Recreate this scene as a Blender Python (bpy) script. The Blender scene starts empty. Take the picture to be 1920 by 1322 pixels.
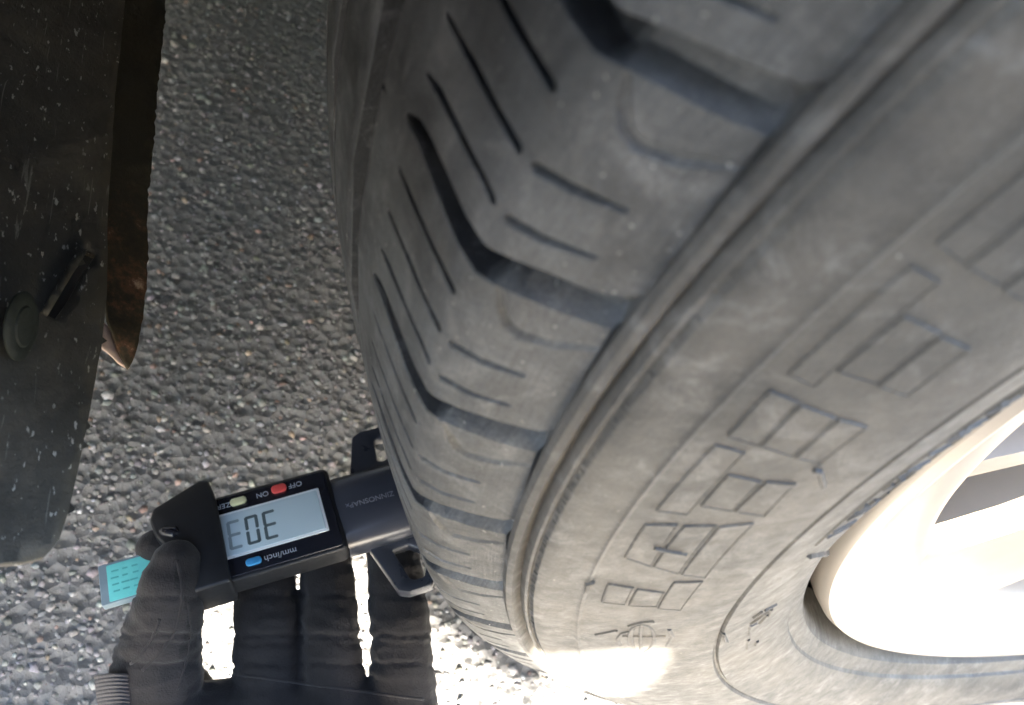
import bpy, bmesh, math, random
import numpy as np
from mathutils import Vector, Matrix, noise
from mathutils.geometry import delaunay_2d_cdt

random.seed(7)
rng = np.random.default_rng(11)
scene = bpy.context.scene
COL = scene.collection

# ------------------------------------------------------------------ camera
CAM = np.array([0.162673, -0.381554, 0.408386])
CR = np.array([[0.157824, 0.913871, 0.374073],      # image right
               [0.844322, 0.071555, -0.531037],     # image down
               [-0.512067, 0.399648, -0.760308]])   # view direction
FPX = 1770.65
cam_data = bpy.data.cameras.new('camera')
cam_data.sensor_fit = 'HORIZONTAL'
cam_data.sensor_width = 36.0
cam_data.lens = FPX / 1920 * 36.0
cam_data.clip_start = 0.01
cam_data.clip_end = 200.0
cam_data.dof.use_dof = True
cam_data.dof.focus_distance = 0.26
cam_data.dof.aperture_fstop = 21.0
cam = bpy.data.objects.new('camera', cam_data)
COL.objects.link(cam)
cam.matrix_world = Matrix(((CR[0][0], -CR[1][0], -CR[2][0], CAM[0]),
                           (CR[0][1], -CR[1][1], -CR[2][1], CAM[1]),
                           (CR[0][2], -CR[1][2], -CR[2][2], CAM[2]),
                           (0, 0, 0, 1)))
scene.camera = cam

# ------------------------------------------------------------------ light
SUN = Vector((2.0, 0.0, 1.0)).normalized()         # towards the sun
world = bpy.data.worlds.new('World')
scene.world = world
world.use_nodes = True
wn = world.node_tree
wn.nodes.clear()
wo = wn.nodes.new('ShaderNodeOutputWorld')
wb = wn.nodes.new('ShaderNodeBackground')
ws = wn.nodes.new('ShaderNodeTexSky')
ws.sky_type = 'NISHITA'
ws.sun_disc = False
ws.sun_elevation = math.asin(SUN.z)
ws.sun_rotation = math.atan2(SUN.x, SUN.y)
ws.air_density = 1.0
ws.dust_density = 2.0
wb.inputs['Strength'].default_value = 0.08
wn.links.new(ws.outputs[0], wb.inputs[0])
wn.links.new(wb.outputs[0], wo.inputs[0])
sun_data = bpy.data.lights.new('sun', 'SUN')
sun_data.energy = 5.0
sun_data.angle = math.radians(0.8)
sun_data.color = (1.0, 0.90, 0.77)
sun = bpy.data.objects.new('sun', sun_data)
COL.objects.link(sun)
sun.rotation_euler = SUN.to_track_quat('Z', 'Y').to_euler()
scene.view_settings.view_transform = 'Standard'
scene.view_settings.look = 'None'
scene.view_settings.gamma = 1.0
scene.view_settings.use_curve_mapping = False
scene.view_settings.exposure = 4.48
try:
    scene.cycles.use_denoising = True
    scene.cycles.max_bounces = 8
except Exception:
    pass

# ------------------------------------------------------------------ helpers
def at(u, v, depth):
    """a point of the place that lies `depth` metres in front of the lens"""
    q = np.array([(u - 960) / FPX, (v - 661) / FPX, 1.0]) * depth
    return CAM + CR.T @ q

def on_plane(u, v, p0, n):
    q = CR.T @ np.array([(u - 960) / FPX, (v - 661) / FPX, 1.0])
    k = np.dot(np.asarray(p0) - CAM, n) / np.dot(q, n)
    return CAM + k * q

def link(name, me, mat=None, parent=None, smooth=None):
    o = bpy.data.objects.new(name, me)
    COL.objects.link(o)
    if mat:
        me.materials.append(mat)
    if parent:
        o.parent = parent
    if smooth is not None:
        me.polygons.foreach_set('use_smooth', [True] * len(me.polygons))
        if smooth < 180:
            me.set_sharp_from_angle(angle=math.radians(smooth))
    me.update()
    return o

def mesh(name, V, F, mat=None, parent=None, smooth=None):
    me = bpy.data.meshes.new(name)
    me.from_pydata([tuple(map(float, v)) for v in V], [], [tuple(map(int, f)) for f in F])
    me.validate()
    return link(name, me, mat, parent, smooth)

def thing(name, label, cat, loc=(0, 0, 0), M=None, group=None, kind=None):
    o = bpy.data.objects.new(name, None)
    COL.objects.link(o)
    if M is not None:
        o.matrix_world = M
    else:
        o.location = loc
    o.empty_display_size = 0.02
    o['label'] = label
    o['category'] = cat
    if group:
        o['group'] = group
    if kind:
        o['kind'] = kind
    return o

def bm_mesh(name, bm, mat=None, parent=None, smooth=None):
    bmesh.ops.recalc_face_normals(bm, faces=bm.faces)
    me = bpy.data.meshes.new(name)
    bm.to_mesh(me)
    bm.free()
    return link(name, me, mat, parent, smooth)

def prism(outline, z0, z1, bevel=0.0, seg=3):
    """closed prism over a 2-D outline, edges rounded"""
    bm = bmesh.new()
    lo = [bm.verts.new((x, y, z0)) for x, y in outline]
    f = bm.faces.new(lo)
    r = bmesh.ops.extrude_face_region(bm, geom=[f])
    bmesh.ops.translate(bm, vec=(0, 0, z1 - z0), verts=[g for g in r['geom'] if isinstance(g, bmesh.types.BMVert)])
    if bevel > 0:
        bmesh.ops.bevel(bm, geom=list(bm.edges), offset=bevel, segments=seg, profile=0.5, affect='EDGES')
    return bm

def rrect(x0, x1, y0, y1, r, n=5):
    out = []
    for cx, cy, a0 in ((x1 - r, y1 - r, 0), (x0 + r, y1 - r, 90), (x0 + r, y0 + r, 180), (x1 - r, y0 + r, 270)):
        for i in range(n + 1):
            a = math.radians(a0 + 90 * i / n)
            out.append((cx + r * math.cos(a), cy + r * math.sin(a)))
    return out

def tube(path, rad, sides=8, caps=True):
    """tapered tube along 3-D points (rad: number or list)"""
    P = [Vector(p) for p in path]
    n = len(P)
    R = rad if isinstance(rad, (list, tuple)) else [rad] * n
    V, F = [], []
    up = None
    for i in range(n):
        t = (P[min(i + 1, n - 1)] - P[max(i - 1, 0)]).normalized()
        if up is None:
            up = t.orthogonal().normalized()
        up = (up - t * up.dot(t)).normalized()
        b = t.cross(up)
        for k in range(sides):
            a = 2 * math.pi * k / sides
            V.append(P[i] + (up * math.cos(a) + b * math.sin(a)) * R[i])
    for i in range(n - 1):
        for k in range(sides):
            k2 = (k + 1) % sides
            F.append((i * sides + k, i * sides + k2, (i + 1) * sides + k2, (i + 1) * sides + k))
    if caps:
        F.append(tuple(range(sides))[::-1])
        F.append(tuple((n - 1) * sides + k for k in range(sides)))
    return V, F

def lathe_x(profile, segs, a0=0.0, a1=360.0):
    """surface of revolution about the X axis; profile of (x, r)"""
    full = abs(a1 - a0 - 360) < 1e-6
    th = np.radians(np.linspace(a0, a1, segs + (0 if full else 1), endpoint=not full))
    n = len(th)
    V, F = [], []
    for x, r in profile:
        for t in th:
            V.append((x, -r * math.cos(t), r * math.sin(t)))
    for i in range(len(profile) - 1):
        for k in range(n if full else n - 1):
            k2 = (k + 1) % n
            F.append((i * n + k, (i + 1) * n + k, (i + 1) * n + k2, i * n + k2))
    return V, F

# ------------------------------------------------------------------ materials
def new_mat(name, color=(0.5, 0.5, 0.5), rough=0.6, metal=0.0, spec=0.5):
    m = bpy.data.materials.new(name)
    m.use_nodes = True
    b = m.node_tree.nodes['Principled BSDF']
    b.inputs['Base Color'].default_value = (*color, 1)
    b.inputs['Roughness'].default_value = rough
    b.inputs['Metallic'].default_value = metal
    b.inputs['Specular IOR Level'].default_value = spec
    return m, m.node_tree.nodes, m.node_tree.links, b

def n_noise(nd, ln, scale, detail=4, rough=0.55, vec=None, dist=0.0):
    t = nd.new('ShaderNodeTexNoise')
    t.inputs['Scale'].default_value = scale
    t.inputs['Detail'].default_value = detail
    t.inputs['Roughness'].default_value = rough
    t.inputs['Distortion'].default_value = dist
    if vec is not None:
        ln.new(vec, t.inputs['Vector'])
    return t.outputs['Fac']

def n_ramp(nd, ln, fac, stops):
    r = nd.new('ShaderNodeValToRGB')
    e = r.color_ramp.elements
    while len(e) < len(stops):
        e.new(0.5)
    for el, (p, c) in zip(e, stops):
        el.position = p
        el.color = (*c, 1) if len(c) == 3 else c
    ln.new(fac, r.inputs['Fac'])
    return r.outputs['Color']

def n_mix(nd, ln, fac, a, b):
    m = nd.new('ShaderNodeMix')
    m.data_type = 'RGBA'
    for s, v in ((m.inputs[0], fac), (m.inputs[6], a), (m.inputs[7], b)):
        if isinstance(v, (int, float)):
            s.default_value = v
        elif isinstance(v, tuple):
            s.default_value = (*v, 1)
        else:
            ln.new(v, s)
    return m.outputs[2]

def n_bump(nd, ln, bsdf, height, strength, dist):
    b = nd.new('ShaderNodeBump')
    b.inputs['Strength'].default_value = strength
    b.inputs['Distance'].default_value = dist
    ln.new(height, b.inputs['Height'])
    prev = bsdf.inputs['Normal']
    if prev.is_linked:
        ln.new(prev.links[0].from_socket, b.inputs['Normal'])
    ln.new(b.outputs[0], prev)

def n_coord(nd, ln, scale=None):
    c = nd.new('ShaderNodeTexCoord')
    if scale is None:
        return c.outputs['Object']
    m = nd.new('ShaderNodeMapping')
    m.inputs['Scale'].default_value = scale
    ln.new(c.outputs['Object'], m.inputs['Vector'])
    return m.outputs['Vector']

def grey(v):
    return (v, v, v)

def rubber_material(name, dust, specks, streak=0.0):
    m, nd, ln, b = new_mat(name, grey(0.06), 0.6, 0, 0.5)
    co = n_coord(nd, ln)
    big = n_noise(nd, ln, 38, 6, 0.6, co)
    mid = n_noise(nd, ln, 210, 5, 0.65, co)
    fine = n_noise(nd, ln, 1600, 3, 0.6, co)
    dirt = n_ramp(nd, ln, big, [(0.36, grey(0.05)), (0.64, grey(1))])
    base = n_mix(nd, ln, mid, (0.034, 0.035, 0.036), (0.062, 0.062, 0.060))
    dusty = n_mix(nd, ln, mid, dust, tuple(min(1, c * 1.45) for c in dust))
    c = n_mix(nd, ln, dirt, base, dusty)
    blot = n_ramp(nd, ln, n_noise(nd, ln, 75, 7, 0.75, co, 1.2), [(0.52, grey(0)), (0.68, grey(1))])
    half = nd.new('ShaderNodeMath')
    half.operation = 'MULTIPLY'
    half.inputs[1].default_value = 0.7
    ln.new(blot, half.inputs[0])
    c = n_mix(nd, ln, half.outputs[0], c, (0.185, 0.183, 0.178))
    sp = n_ramp(nd, ln, n_noise(nd, ln, 820, 2, 0.5, co), [(specks, grey(0)), (specks + 0.035, grey(1))])
    c = n_mix(nd, ln, sp, c, (0.33, 0.32, 0.30))
    g2 = n_ramp(nd, ln, fine, [(0.25, grey(0.72)), (0.8, grey(1.18))])
    mu = nd.new('ShaderNodeMix')
    mu.data_type = 'RGBA'
    mu.blend_type = 'MULTIPLY'
    mu.inputs[0].default_value = 1.0
    ln.new(c, mu.inputs[6])
    ln.new(g2, mu.inputs[7])
    col_out = mu.outputs[2]
    if streak:
        pa = nd.new('ShaderNodeAttribute')
        pa.attribute_name = 'pat'
        mp = nd.new('ShaderNodeMapping')
        mp.inputs['Scale'].default_value = (0.05, 1.0, 1.0)
        ln.new(pa.outputs['Vector'], mp.inputs['Vector'])
        sk = n_noise(nd, ln, 1.6, 5, 0.7, mp.outputs['Vector'])
        sc_ = n_ramp(nd, ln, sk, [(0.33, grey(0.62)), (0.66, grey(1.3))])
        m2 = nd.new('ShaderNodeMix')
        m2.data_type = 'RGBA'
        m2.blend_type = 'MULTIPLY'
        m2.inputs[0].default_value = streak
        ln.new(col_out, m2.inputs[6])
        ln.new(sc_, m2.inputs[7])
        col_out = m2.outputs[2]
        n_bump(nd, ln, b, sk, 0.4, 0.0006)
    ln.new(col_out, b.inputs['Base Color'])
    rr = n_ramp(nd, ln, mid, [(0.3, grey(0.38)), (0.7, grey(0.62))])
    ln.new(rr, b.inputs['Roughness'])
    n_bump(nd, ln, b, fine, 0.35, 0.0004)
    n_bump(nd, ln, b, mid, 0.35, 0.0009)
    return m

M_TREAD = rubber_material('dusty_tread_rubber', (0.088, 0.091, 0.092), 0.71, 0.55)
M_GROOVE_SHADE = rubber_material('shaded_groove_rubber', (0.028, 0.028, 0.030), 0.80)  # groove shade put into a darker, less dusty rubber colour
M_SIDE = rubber_material('sidewall_rubber', (0.078, 0.074, 0.067), 0.76)

M_ALLOY, nd, ln, b = new_mat('silver_alloy_paint', (0.5, 0.47, 0.42), 0.34, 0.5)
co = n_coord(nd, ln)
c = n_mix(nd, ln, n_noise(nd, ln, 60, 5, 0.6, co), (0.44, 0.40, 0.35), (0.54, 0.50, 0.45))
ln.new(c, b.inputs['Base Color'])
M_BARREL, *_ = new_mat('grey_barrel_metal', (0.30, 0.29, 0.27), 0.5, 0.2)
M_STEEL, *_ = new_mat('brake_steel', (0.55, 0.51, 0.46), 0.45, 0.4)

def plastic(name, col, rough, bump=0.0, bscale=900):
    m, nd, ln, b = new_mat(name, col, rough)
    co = n_coord(nd, ln)
    f = n_noise(nd, ln, 140, 5, 0.65, co)
    r = n_ramp(nd, ln, f, [(0.3, grey(max(0, rough - 0.12))), (0.75, grey(min(1, rough + 0.15)))])
    ln.new(r, b.inputs['Roughness'])
    c = n_mix(nd, ln, f, tuple(x * 0.8 for x in col), tuple(min(1, x * 1.35 + 0.004) for x in col))
    ln.new(c, b.inputs['Base Color'])
    if bump:
        n_bump(nd, ln, b, n_noise(nd, ln, bscale, 2, 0.5, co), bump, 0.0003)
    return m
M_BLACK = plastic('black_gauge_plastic', (0.009, 0.0095, 0.011), 0.5, 0.15, 2500)
M_BEZEL, *_ = new_mat('glossy_black_bezel', (0.013, 0.014, 0.020), 0.26)
M_SLIDE, *_ = new_mat('dark_slide_plastic', (0.030, 0.034, 0.046), 0.30)
M_FOOT = plastic('grey_black_foot_plastic', (0.032, 0.035, 0.043), 0.32)
M_LCD, *_ = new_mat('lcd_glass', (0.54, 0.66, 0.69), 0.16)
M_LCDFRAME, *_ = new_mat('lcd_frame', (0.78, 0.82, 0.82), 0.3)
M_SEG, *_ = new_mat('lcd_segment', (0.10, 0.135, 0.14), 0.4)
M_SEGF, *_ = new_mat('lcd_segment_faint', (0.26, 0.33, 0.34), 0.4)
M_YEL = plastic('yellow_button', (0.75, 0.72, 0.42), 0.4)
M_RED = plastic('red_button', (0.72, 0.09, 0.08), 0.4)
M_BLUE = plastic('blue_button', (0.05, 0.28, 0.55), 0.4)
M_PRINT, *_ = new_mat('white_print', (0.42, 0.45, 0.50), 0.5)
M_PRINT2, *_ = new_mat('worn_grey_print', (0.17, 0.18, 0.21), 0.5)
M_TEAL = plastic('turquoise_label', (0.15, 0.60, 0.58), 0.5)
M_TEALP, *_ = new_mat('turquoise_print', (0.11, 0.50, 0.49), 0.5)
M_TABSIDE = plastic('blue_grey_tab', (0.20, 0.27, 0.31), 0.5)

def fabric(name, c0, c1):
    m, nd, ln, b = new_mat(name, c0, 0.85, 0, 0.25)
    co = n_coord(nd, ln)
    f = n_noise(nd, ln, 55, 6, 0.65, co)
    g = n_noise(nd, ln, 1500, 2, 0.6, co)
    c = n_mix(nd, ln, f, c0, c1)
    ln.new(c, b.inputs['Base Color'])
    b.inputs['Sheen Weight'].default_value = 0.12
    b.inputs['Sheen Roughness'].default_value = 0.5
    n_bump(nd, ln, b, g, 0.5, 0.0004)
    n_bump(nd, ln, b, n_noise(nd, ln, 260, 4, 0.6, co), 0.35, 0.0009)
    return m
M_GLOVE = fabric('black_glove_fabric', (0.009, 0.0082, 0.0080), (0.023, 0.0205, 0.0200))
M_GLOVE2 = fabric('grey_glove_knit', (0.05, 0.046, 0.046), (0.08, 0.072, 0.070))
M_GLOVE3 = fabric('brown_grey_lit_glove', (0.018, 0.016, 0.0155), (0.034, 0.030, 0.029))
M_BLOCKER = fabric('dark_blocker_cloth', (0.03, 0.03, 0.035), (0.05, 0.05, 0.055))  # cloth of the added, unseen sun blocker

# liner plastic with dried mud specks and scratches
M_LINER, nd, ln, b = new_mat('muddy_liner_plastic', (0.02, 0.02, 0.018), 0.62)
co = n_coord(nd, ln)
f = n_noise(nd, ln, 70, 6, 0.7, co)
c = n_mix(nd, ln, f, (0.032, 0.030, 0.024), (0.10, 0.092, 0.072))
sp = n_ramp(nd, ln, n_noise(nd, ln, 520, 3, 0.55, n_coord(nd, ln, (0.55, 1.3, 1.0))), [(0.645, grey(0)), (0.69, grey(1))])
c = n_mix(nd, ln, sp, c, (0.42, 0.41, 0.36))
sl = n_ramp(nd, ln, n_noise(nd, ln, 300, 4, 0.6, n_coord(nd, ln, (0.10, 1.7, 1.0)), 1.5), [(0.64, grey(0)), (0.68, grey(0.7))])
c = n_mix(nd, ln, sl, c, (0.26, 0.25, 0.21))
mudf = n_ramp(nd, ln, n_noise(nd, ln, 33, 6, 0.7, co, 0.8), [(0.50, grey(0)), (0.66, grey(0.8))])
c = n_mix(nd, ln, mudf, c, (0.12, 0.105, 0.078))
ln.new(c, b.inputs['Base Color'])
n_bump(nd, ln, b, n_noise(nd, ln, 420, 5, 0.7, co), 0.5, 0.001)
M_RUST, nd, ln, b = new_mat('rusty_flange_metal', (0.1, 0.05, 0.02), 0.85)
co = n_coord(nd, ln)
f = n_noise(nd, ln, 130, 7, 0.72, co)
c = n_ramp(nd, ln, f, [(0.30, (0.020, 0.018, 0.010)), (0.5, (0.045, 0.034, 0.016)), (0.60, (0.13, 0.060, 0.030)), (0.70, (0.42, 0.30, 0.20))])
sxyz = nd.new('ShaderNodeSeparateXYZ')
ln.new(co, sxyz.inputs[0])
rmp = nd.new('ShaderNodeMapRange')
rmp.inputs['From Min'].default_value = -0.03
rmp.inputs['From Max'].default_value = 0.005
ln.new(sxyz.outputs['X'], rmp.inputs['Value'])
c = n_mix(nd, ln, rmp.outputs[0], n_mix(nd, ln, f, (0.016, 0.015, 0.009), (0.040, 0.034, 0.018)), c)
ln.new(c, b.inputs['Base Color'])
n_bump(nd, ln, b, f, 0.7, 0.0015)
M_CHIP = plastic('pale_torn_plastic', (0.45, 0.34, 0.27), 0.8, 0.4)
M_CLIP = plastic('dark_green_clip_plastic', (0.009, 0.013, 0.010), 0.65, 0.3)
M_UNDER = plastic('underbody_coating', (0.03, 0.03, 0.03), 0.9)
M_PAINT = plastic('dark_grey_car_paint', (0.05, 0.05, 0.055), 0.25)

# asphalt
M_ASPH, nd, ln, b = new_mat('asphalt_binder', (0.05, 0.05, 0.05), 0.9)
co = n_coord(nd, ln)
f1 = n_noise(nd, ln, 500, 5, 0.7, co)
f2 = n_noise(nd, ln, 9, 4, 0.6, co)
vo = nd.new('ShaderNodeTexVoronoi')
vo.inputs['Scale'].default_value = 190
ln.new(co, vo.inputs['Vector'])
c = n_mix(nd, ln, f1, (0.15, 0.151, 0.149), (0.26, 0.261, 0.258))
ln.new(c, b.inputs['Base Color'])
n_bump(nd, ln, b, vo.outputs['Distance'], 0.8, 0.003)
n_bump(nd, ln, b, f1, 0.6, 0.001)
M_STONE, nd, ln, b = new_mat('asphalt_aggregate', (0.2, 0.2, 0.2), 0.9, 0, 0.25)
at_ = nd.new('ShaderNodeAttribute')
at_.attribute_name = 'tint'
co = n_coord(nd, ln)
f = n_ramp(nd, ln, n_noise(nd, ln, 700, 4, 0.7, co), [(0.25, grey(0.55)), (0.75, grey(1.25))])
mu = nd.new('ShaderNodeMix')
mu.data_type = 'RGBA'
mu.blend_type = 'MULTIPLY'
mu.inputs[0].default_value = 1
ln.new(at_.outputs['Color'], mu.inputs[6])
ln.new(f, mu.inputs[7])
ln.new(mu.outputs[2], b.inputs['Base Color'])
n_bump(nd, ln, b, n_noise(nd, ln, 1300, 3, 0.6, co), 0.5, 0.0006)

# ------------------------------------------------------------------ ground
V, F = [], []
n = 40
for i in range(n + 1):
    for j in range(n + 1):
        x = (i / n * 2 - 1)
        y = (j / n * 2 - 1)
        V.append((30 * x * abs(x) ** 1.5, 30 * y * abs(y) ** 1.5, 0.0))
for i in range(n):
    for j in range(n):
        k = i * (n + 1) + j
        F.append((k, k + n + 1, k + n + 2, k + 1))
g = mesh('ground', V, F, M_ASPH)
g['kind'] = 'structure'

# aggregate: stones bedded in the binder
ico = bmesh.new()
bmesh.ops.create_icosphere(ico, subdivisions=2, radius=1.0)
IV2 = np.array([v.co[:] for v in ico.verts])
IF2 = np.array([[v.index for v in f.verts] for f in ico.faces])
ico.free()
ico = bmesh.new()
bmesh.ops.create_icosphere(ico, subdivisions=1, radius=1.0)
IV1 = np.array([v.co[:] for v in ico.verts])
IF1 = np.array([[v.index for v in f.verts] for f in ico.faces])
ico.free()

def stones(name, x0, x1, y0, y1, step, rmin, rmax, IV, IF):
    xs = np.arange(x0, x1, step)
    ys = np.arange(y0, y1, step)
    gx, gy = np.meshgrid(xs, ys)
    gx = gx + (np.arange(len(ys)) % 2)[:, None] * step / 2
    c = np.stack([gx.ravel(), gy.ravel()], 1) + rng.uniform(-.42, .42, (gx.size, 2)) * step
    N = len(c)
    r = rmin + (rmax - rmin) * rng.random(N) ** 1.8
    shp = rng.uniform(.65, 1.3, (N, 3))
    shp[:, 2] *= .85
    ang = rng.uniform(0, 2 * np.pi, N)
    jit = 1 + rng.normal(0, .12, (N, len(IV)))
    P = IV[None] * jit[..., None] * shp[:, None] * r[:, None, None]
    ca, sa = np.cos(ang)[:, None], np.sin(ang)[:, None]
    X = P[..., 0] * ca - P[..., 1] * sa + c[:, 0:1]
    Y = P[..., 0] * sa + P[..., 1] * ca + c[:, 1:2]
    Z = P[..., 2] - (r * rng.uniform(.34, .74, N))[:, None]
    VV = np.stack([X, Y, Z], -1).reshape(-1, 3)
    FF = (IF[None] + (np.arange(N) * len(IV))[:, None, None]).reshape(-1, 3)
    me = bpy.data.meshes.new(name)
    me.vertices.add(len(VV))
    me.vertices.foreach_set('co', VV.ravel())
    me.loops.add(FF.size)
    me.loops.foreach_set('vertex_index', FF.ravel())
    me.polygons.add(len(FF))
    me.polygons.foreach_set('loop_start', np.arange(0, FF.size, 3))
    me.update(calc_edges=True)
    v = np.clip(rng.lognormal(-1.30, .32, N), .11, .62)
    tint = np.stack([v * rng.normal(1.0, .04, N), v * rng.normal(1.0, .03, N), v * rng.normal(.98, .05, N), np.ones(N)], 1)
    warm = rng.random(N) < .06
    tint[warm, :3] *= np.array([1.25, .98, .82])
    ca_ = me.color_attributes.new('tint', 'FLOAT_COLOR', 'POINT')
    ca_.data.foreach_set('color', np.repeat(np.clip(tint, 0, 1), len(IV), 0).ravel())
    o = link(name, me, M_STONE, None, 180)
    o['kind'] = 'stuff'
    o['label'] = 'coarse grey aggregate stones bedded in the worn asphalt'
    o['category'] = 'gravel'
    return o

st = stones('asphalt_aggregate', -.62, .17, -.56, -.08, 0.0029, .0009, .0026, IV1, IF1)

# ------------------------------------------------------------------ wheel
WC = np.array([0.0, 0.0, 0.340])
ROT = 10.0                        # the moulded pattern is turned by this much
wheel = thing('mounted_car_tyre_assembly', 'worn black car tyre on a pale silver alloy rim, filling the right half', 'wheel', (0, 0, 0))
tyre_e = bpy.data.objects.new('tyre', None)
COL.objects.link(tyre_e)
tyre_e.parent = wheel
tyre_e.location = WC
tyre_e.rotation_euler = (math.radians(ROT), 0, 0)     # theta' = theta - 10 deg
rim_e = bpy.data.objects.new('alloy_rim', None)
COL.objects.link(rim_e)
rim_e.parent = wheel
rim_e.location = WC

PX = np.array([0, .012, .024, .0437, .058, .070, .080, .0855, .0885, .0908, .0930, .0952, .0968])
PR = np.array([.3475, .3472, .3464, .3444, .3425, .3403, .3380, .3363, .3341, .3308, .3267, .3220, .3182])
PS = np.concatenate([[0], np.cumsum(np.hypot(np.diff(PX), np.diff(PR)))])

def hermite(xq, xs, ys):
    mts = np.gradient(ys, xs)
    mts[0] = (ys[1] - ys[0]) / (xs[1] - xs[0]) if ys[0] != .3475 else 0
    i = np.clip(np.searchsorted(xs, xq) - 1, 0, len(xs) - 2)
    h = xs[i + 1] - xs[i]
    t = (xq - xs[i]) / h
    return ((2*t**3-3*t**2+1)*ys[i] + (t**3-2*t**2+t)*h*mts[i] + (-2*t**3+3*t**2)*ys[i+1] + (t**3-t**2)*h*mts[i+1])

S_END = PS[-1]
def surf(s):
    """tread profile: x, r and outward normal at arc length s (array, signed)"""
    sg = np.sign(s) + (s == 0)
    a = np.minimum(np.abs(s), S_END)
    e = 2e-4
    lo, hi = np.maximum(a - e, 0), np.minimum(a + e, S_END)
    x, r = hermite(a, PS, PX), hermite(a, PS, PR)
    tx = hermite(hi, PS, PX) - hermite(lo, PS, PX)
    tr = hermite(hi, PS, PR) - hermite(lo, PS, PR)
    l = np.hypot(tx, tr)
    return x * sg, r, -tr / l * sg, tx / l

# pattern of one pitch: offsets in degrees from the lateral groove, positions in mm of arc length
PITCH = 360.0 / 54
TH_G = 5.8
MMDEG = 0.34 * math.pi / 180 * 1000          # mm per degree
feat = []                                     # (polyline [(theta, s)], half widths mm, depths mm, floor ratio)
feat.append(([(-.30, 57.5), (.02, 62), (.10, 66), (.10, 74), (.04, 81), (.12, 86.5), (.24, 89)],
             [.7, 1.5, 2.0, 2.4, 2.6, 2.7, 2.6], [3, 5.5, 6.5, 6.5, 6.5, 6, 5.0], .8))
feat.append(([(.14, 86.8), (.32, 90), (.48, 94), (.60, 100), (.78, 106.8)], [2.3, 2.8, 3.0, 3.3, 3.5], [5.0, 5.0, 4.6, 4.2, 3.2], .50))
for pl in ([(-1.86, 59.5), (-1.72, 70.7), (-1.66, 78), (-1.60, 84.6)], [(-3.62, 58.8), (-3.42, 70), (-3.36, 78), (-3.30, 84.6)],
           [(-5.30, 59.2), (-5.06, 64.5), (-4.95, 73), (-4.88, 81), (-4.90, 84.6)]):
    n_ = len(pl)
    feat.append((pl, [.34] + [.62] * (n_ - 1), [1.6] + [4.5] * (n_ - 1), .8))
feat.append(([(-3.28, 87.6), (-3.10, 93), (-2.92, 99.8)], [.7, .7, .45], [1.6, 1.6, .5], .5))
feat.append(([(-4.90, 87.8), (-4.74, 93), (-4.52, 99.9)], [.65, .65, .4], [1.4, 1.4, .5], .5))
feat.append(([(-.25, 91.4), (-.75, 92.8), (-1.22, 94.4), (-1.40, 96.6), (-1.20, 101.5), (-.72, 107.0)], [.5, .75, .85, .85, .8, .5], [.4, .8, 1.0, 1.0, .8, .4], .3))
feat.append(([(-1.2, 43.5), (-1.2, 46.6)], [.75, .1], [4, 1.0], .7))
circ_grooves = [(34.8, 44.4, 7.5), (6.5, 14.6, 7.5)]

BND = [(0, .75), (58, .75), (66, .85), (81, .95), (88, 1.10), (94, 1.30), (100, 1.46), (S_END * 1000, 1.75)]
def bnd(s):
    return float(np.interp(abs(s), [q[0] for q in BND], [q[1] for q in BND]))

def pl_dist(P, pl, ws, ds, ratio):
    """depth (mm) of one groove at points P (u mm, s mm)"""
    best = np.zeros(len(P))
    for (a, b, w0, w1, d0, d1) in zip(pl[:-1], pl[1:], ws[:-1], ws[1:], ds[:-1], ds[1:]):
        a, b = np.array(a), np.array(b)
        v = b - a
        t = np.clip(((P - a) @ v) / (v @ v), 0, 1)
        dd = np.hypot(*(P - a - t[:, None] * v).T)
        w = w0 + (w1 - w0) * t
        D = d0 + (d1 - d0) * t
        e = .22
        k = np.where(dd <= w * ratio + 2e-3, D, np.where(dd <= w + 2e-3, D - (D - e) * (dd - w * ratio) / (w * (1 - ratio) + 1e-9), np.clip(e * (1 - (dd - w) / e), 0, e)))
        k = np.where(dd > w + e - 2e-3, 0, k)
        best = np.maximum(best, k)
    return best

cv, ce = [], []
def add_poly(pts, closed=False):
    k = len(cv)
    cv.extend(pts)
    for i in range(len(pts) - 1):
        ce.append((k + i, k + i + 1))
    if closed:
        ce.append((k + len(pts) - 1, k))

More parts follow.
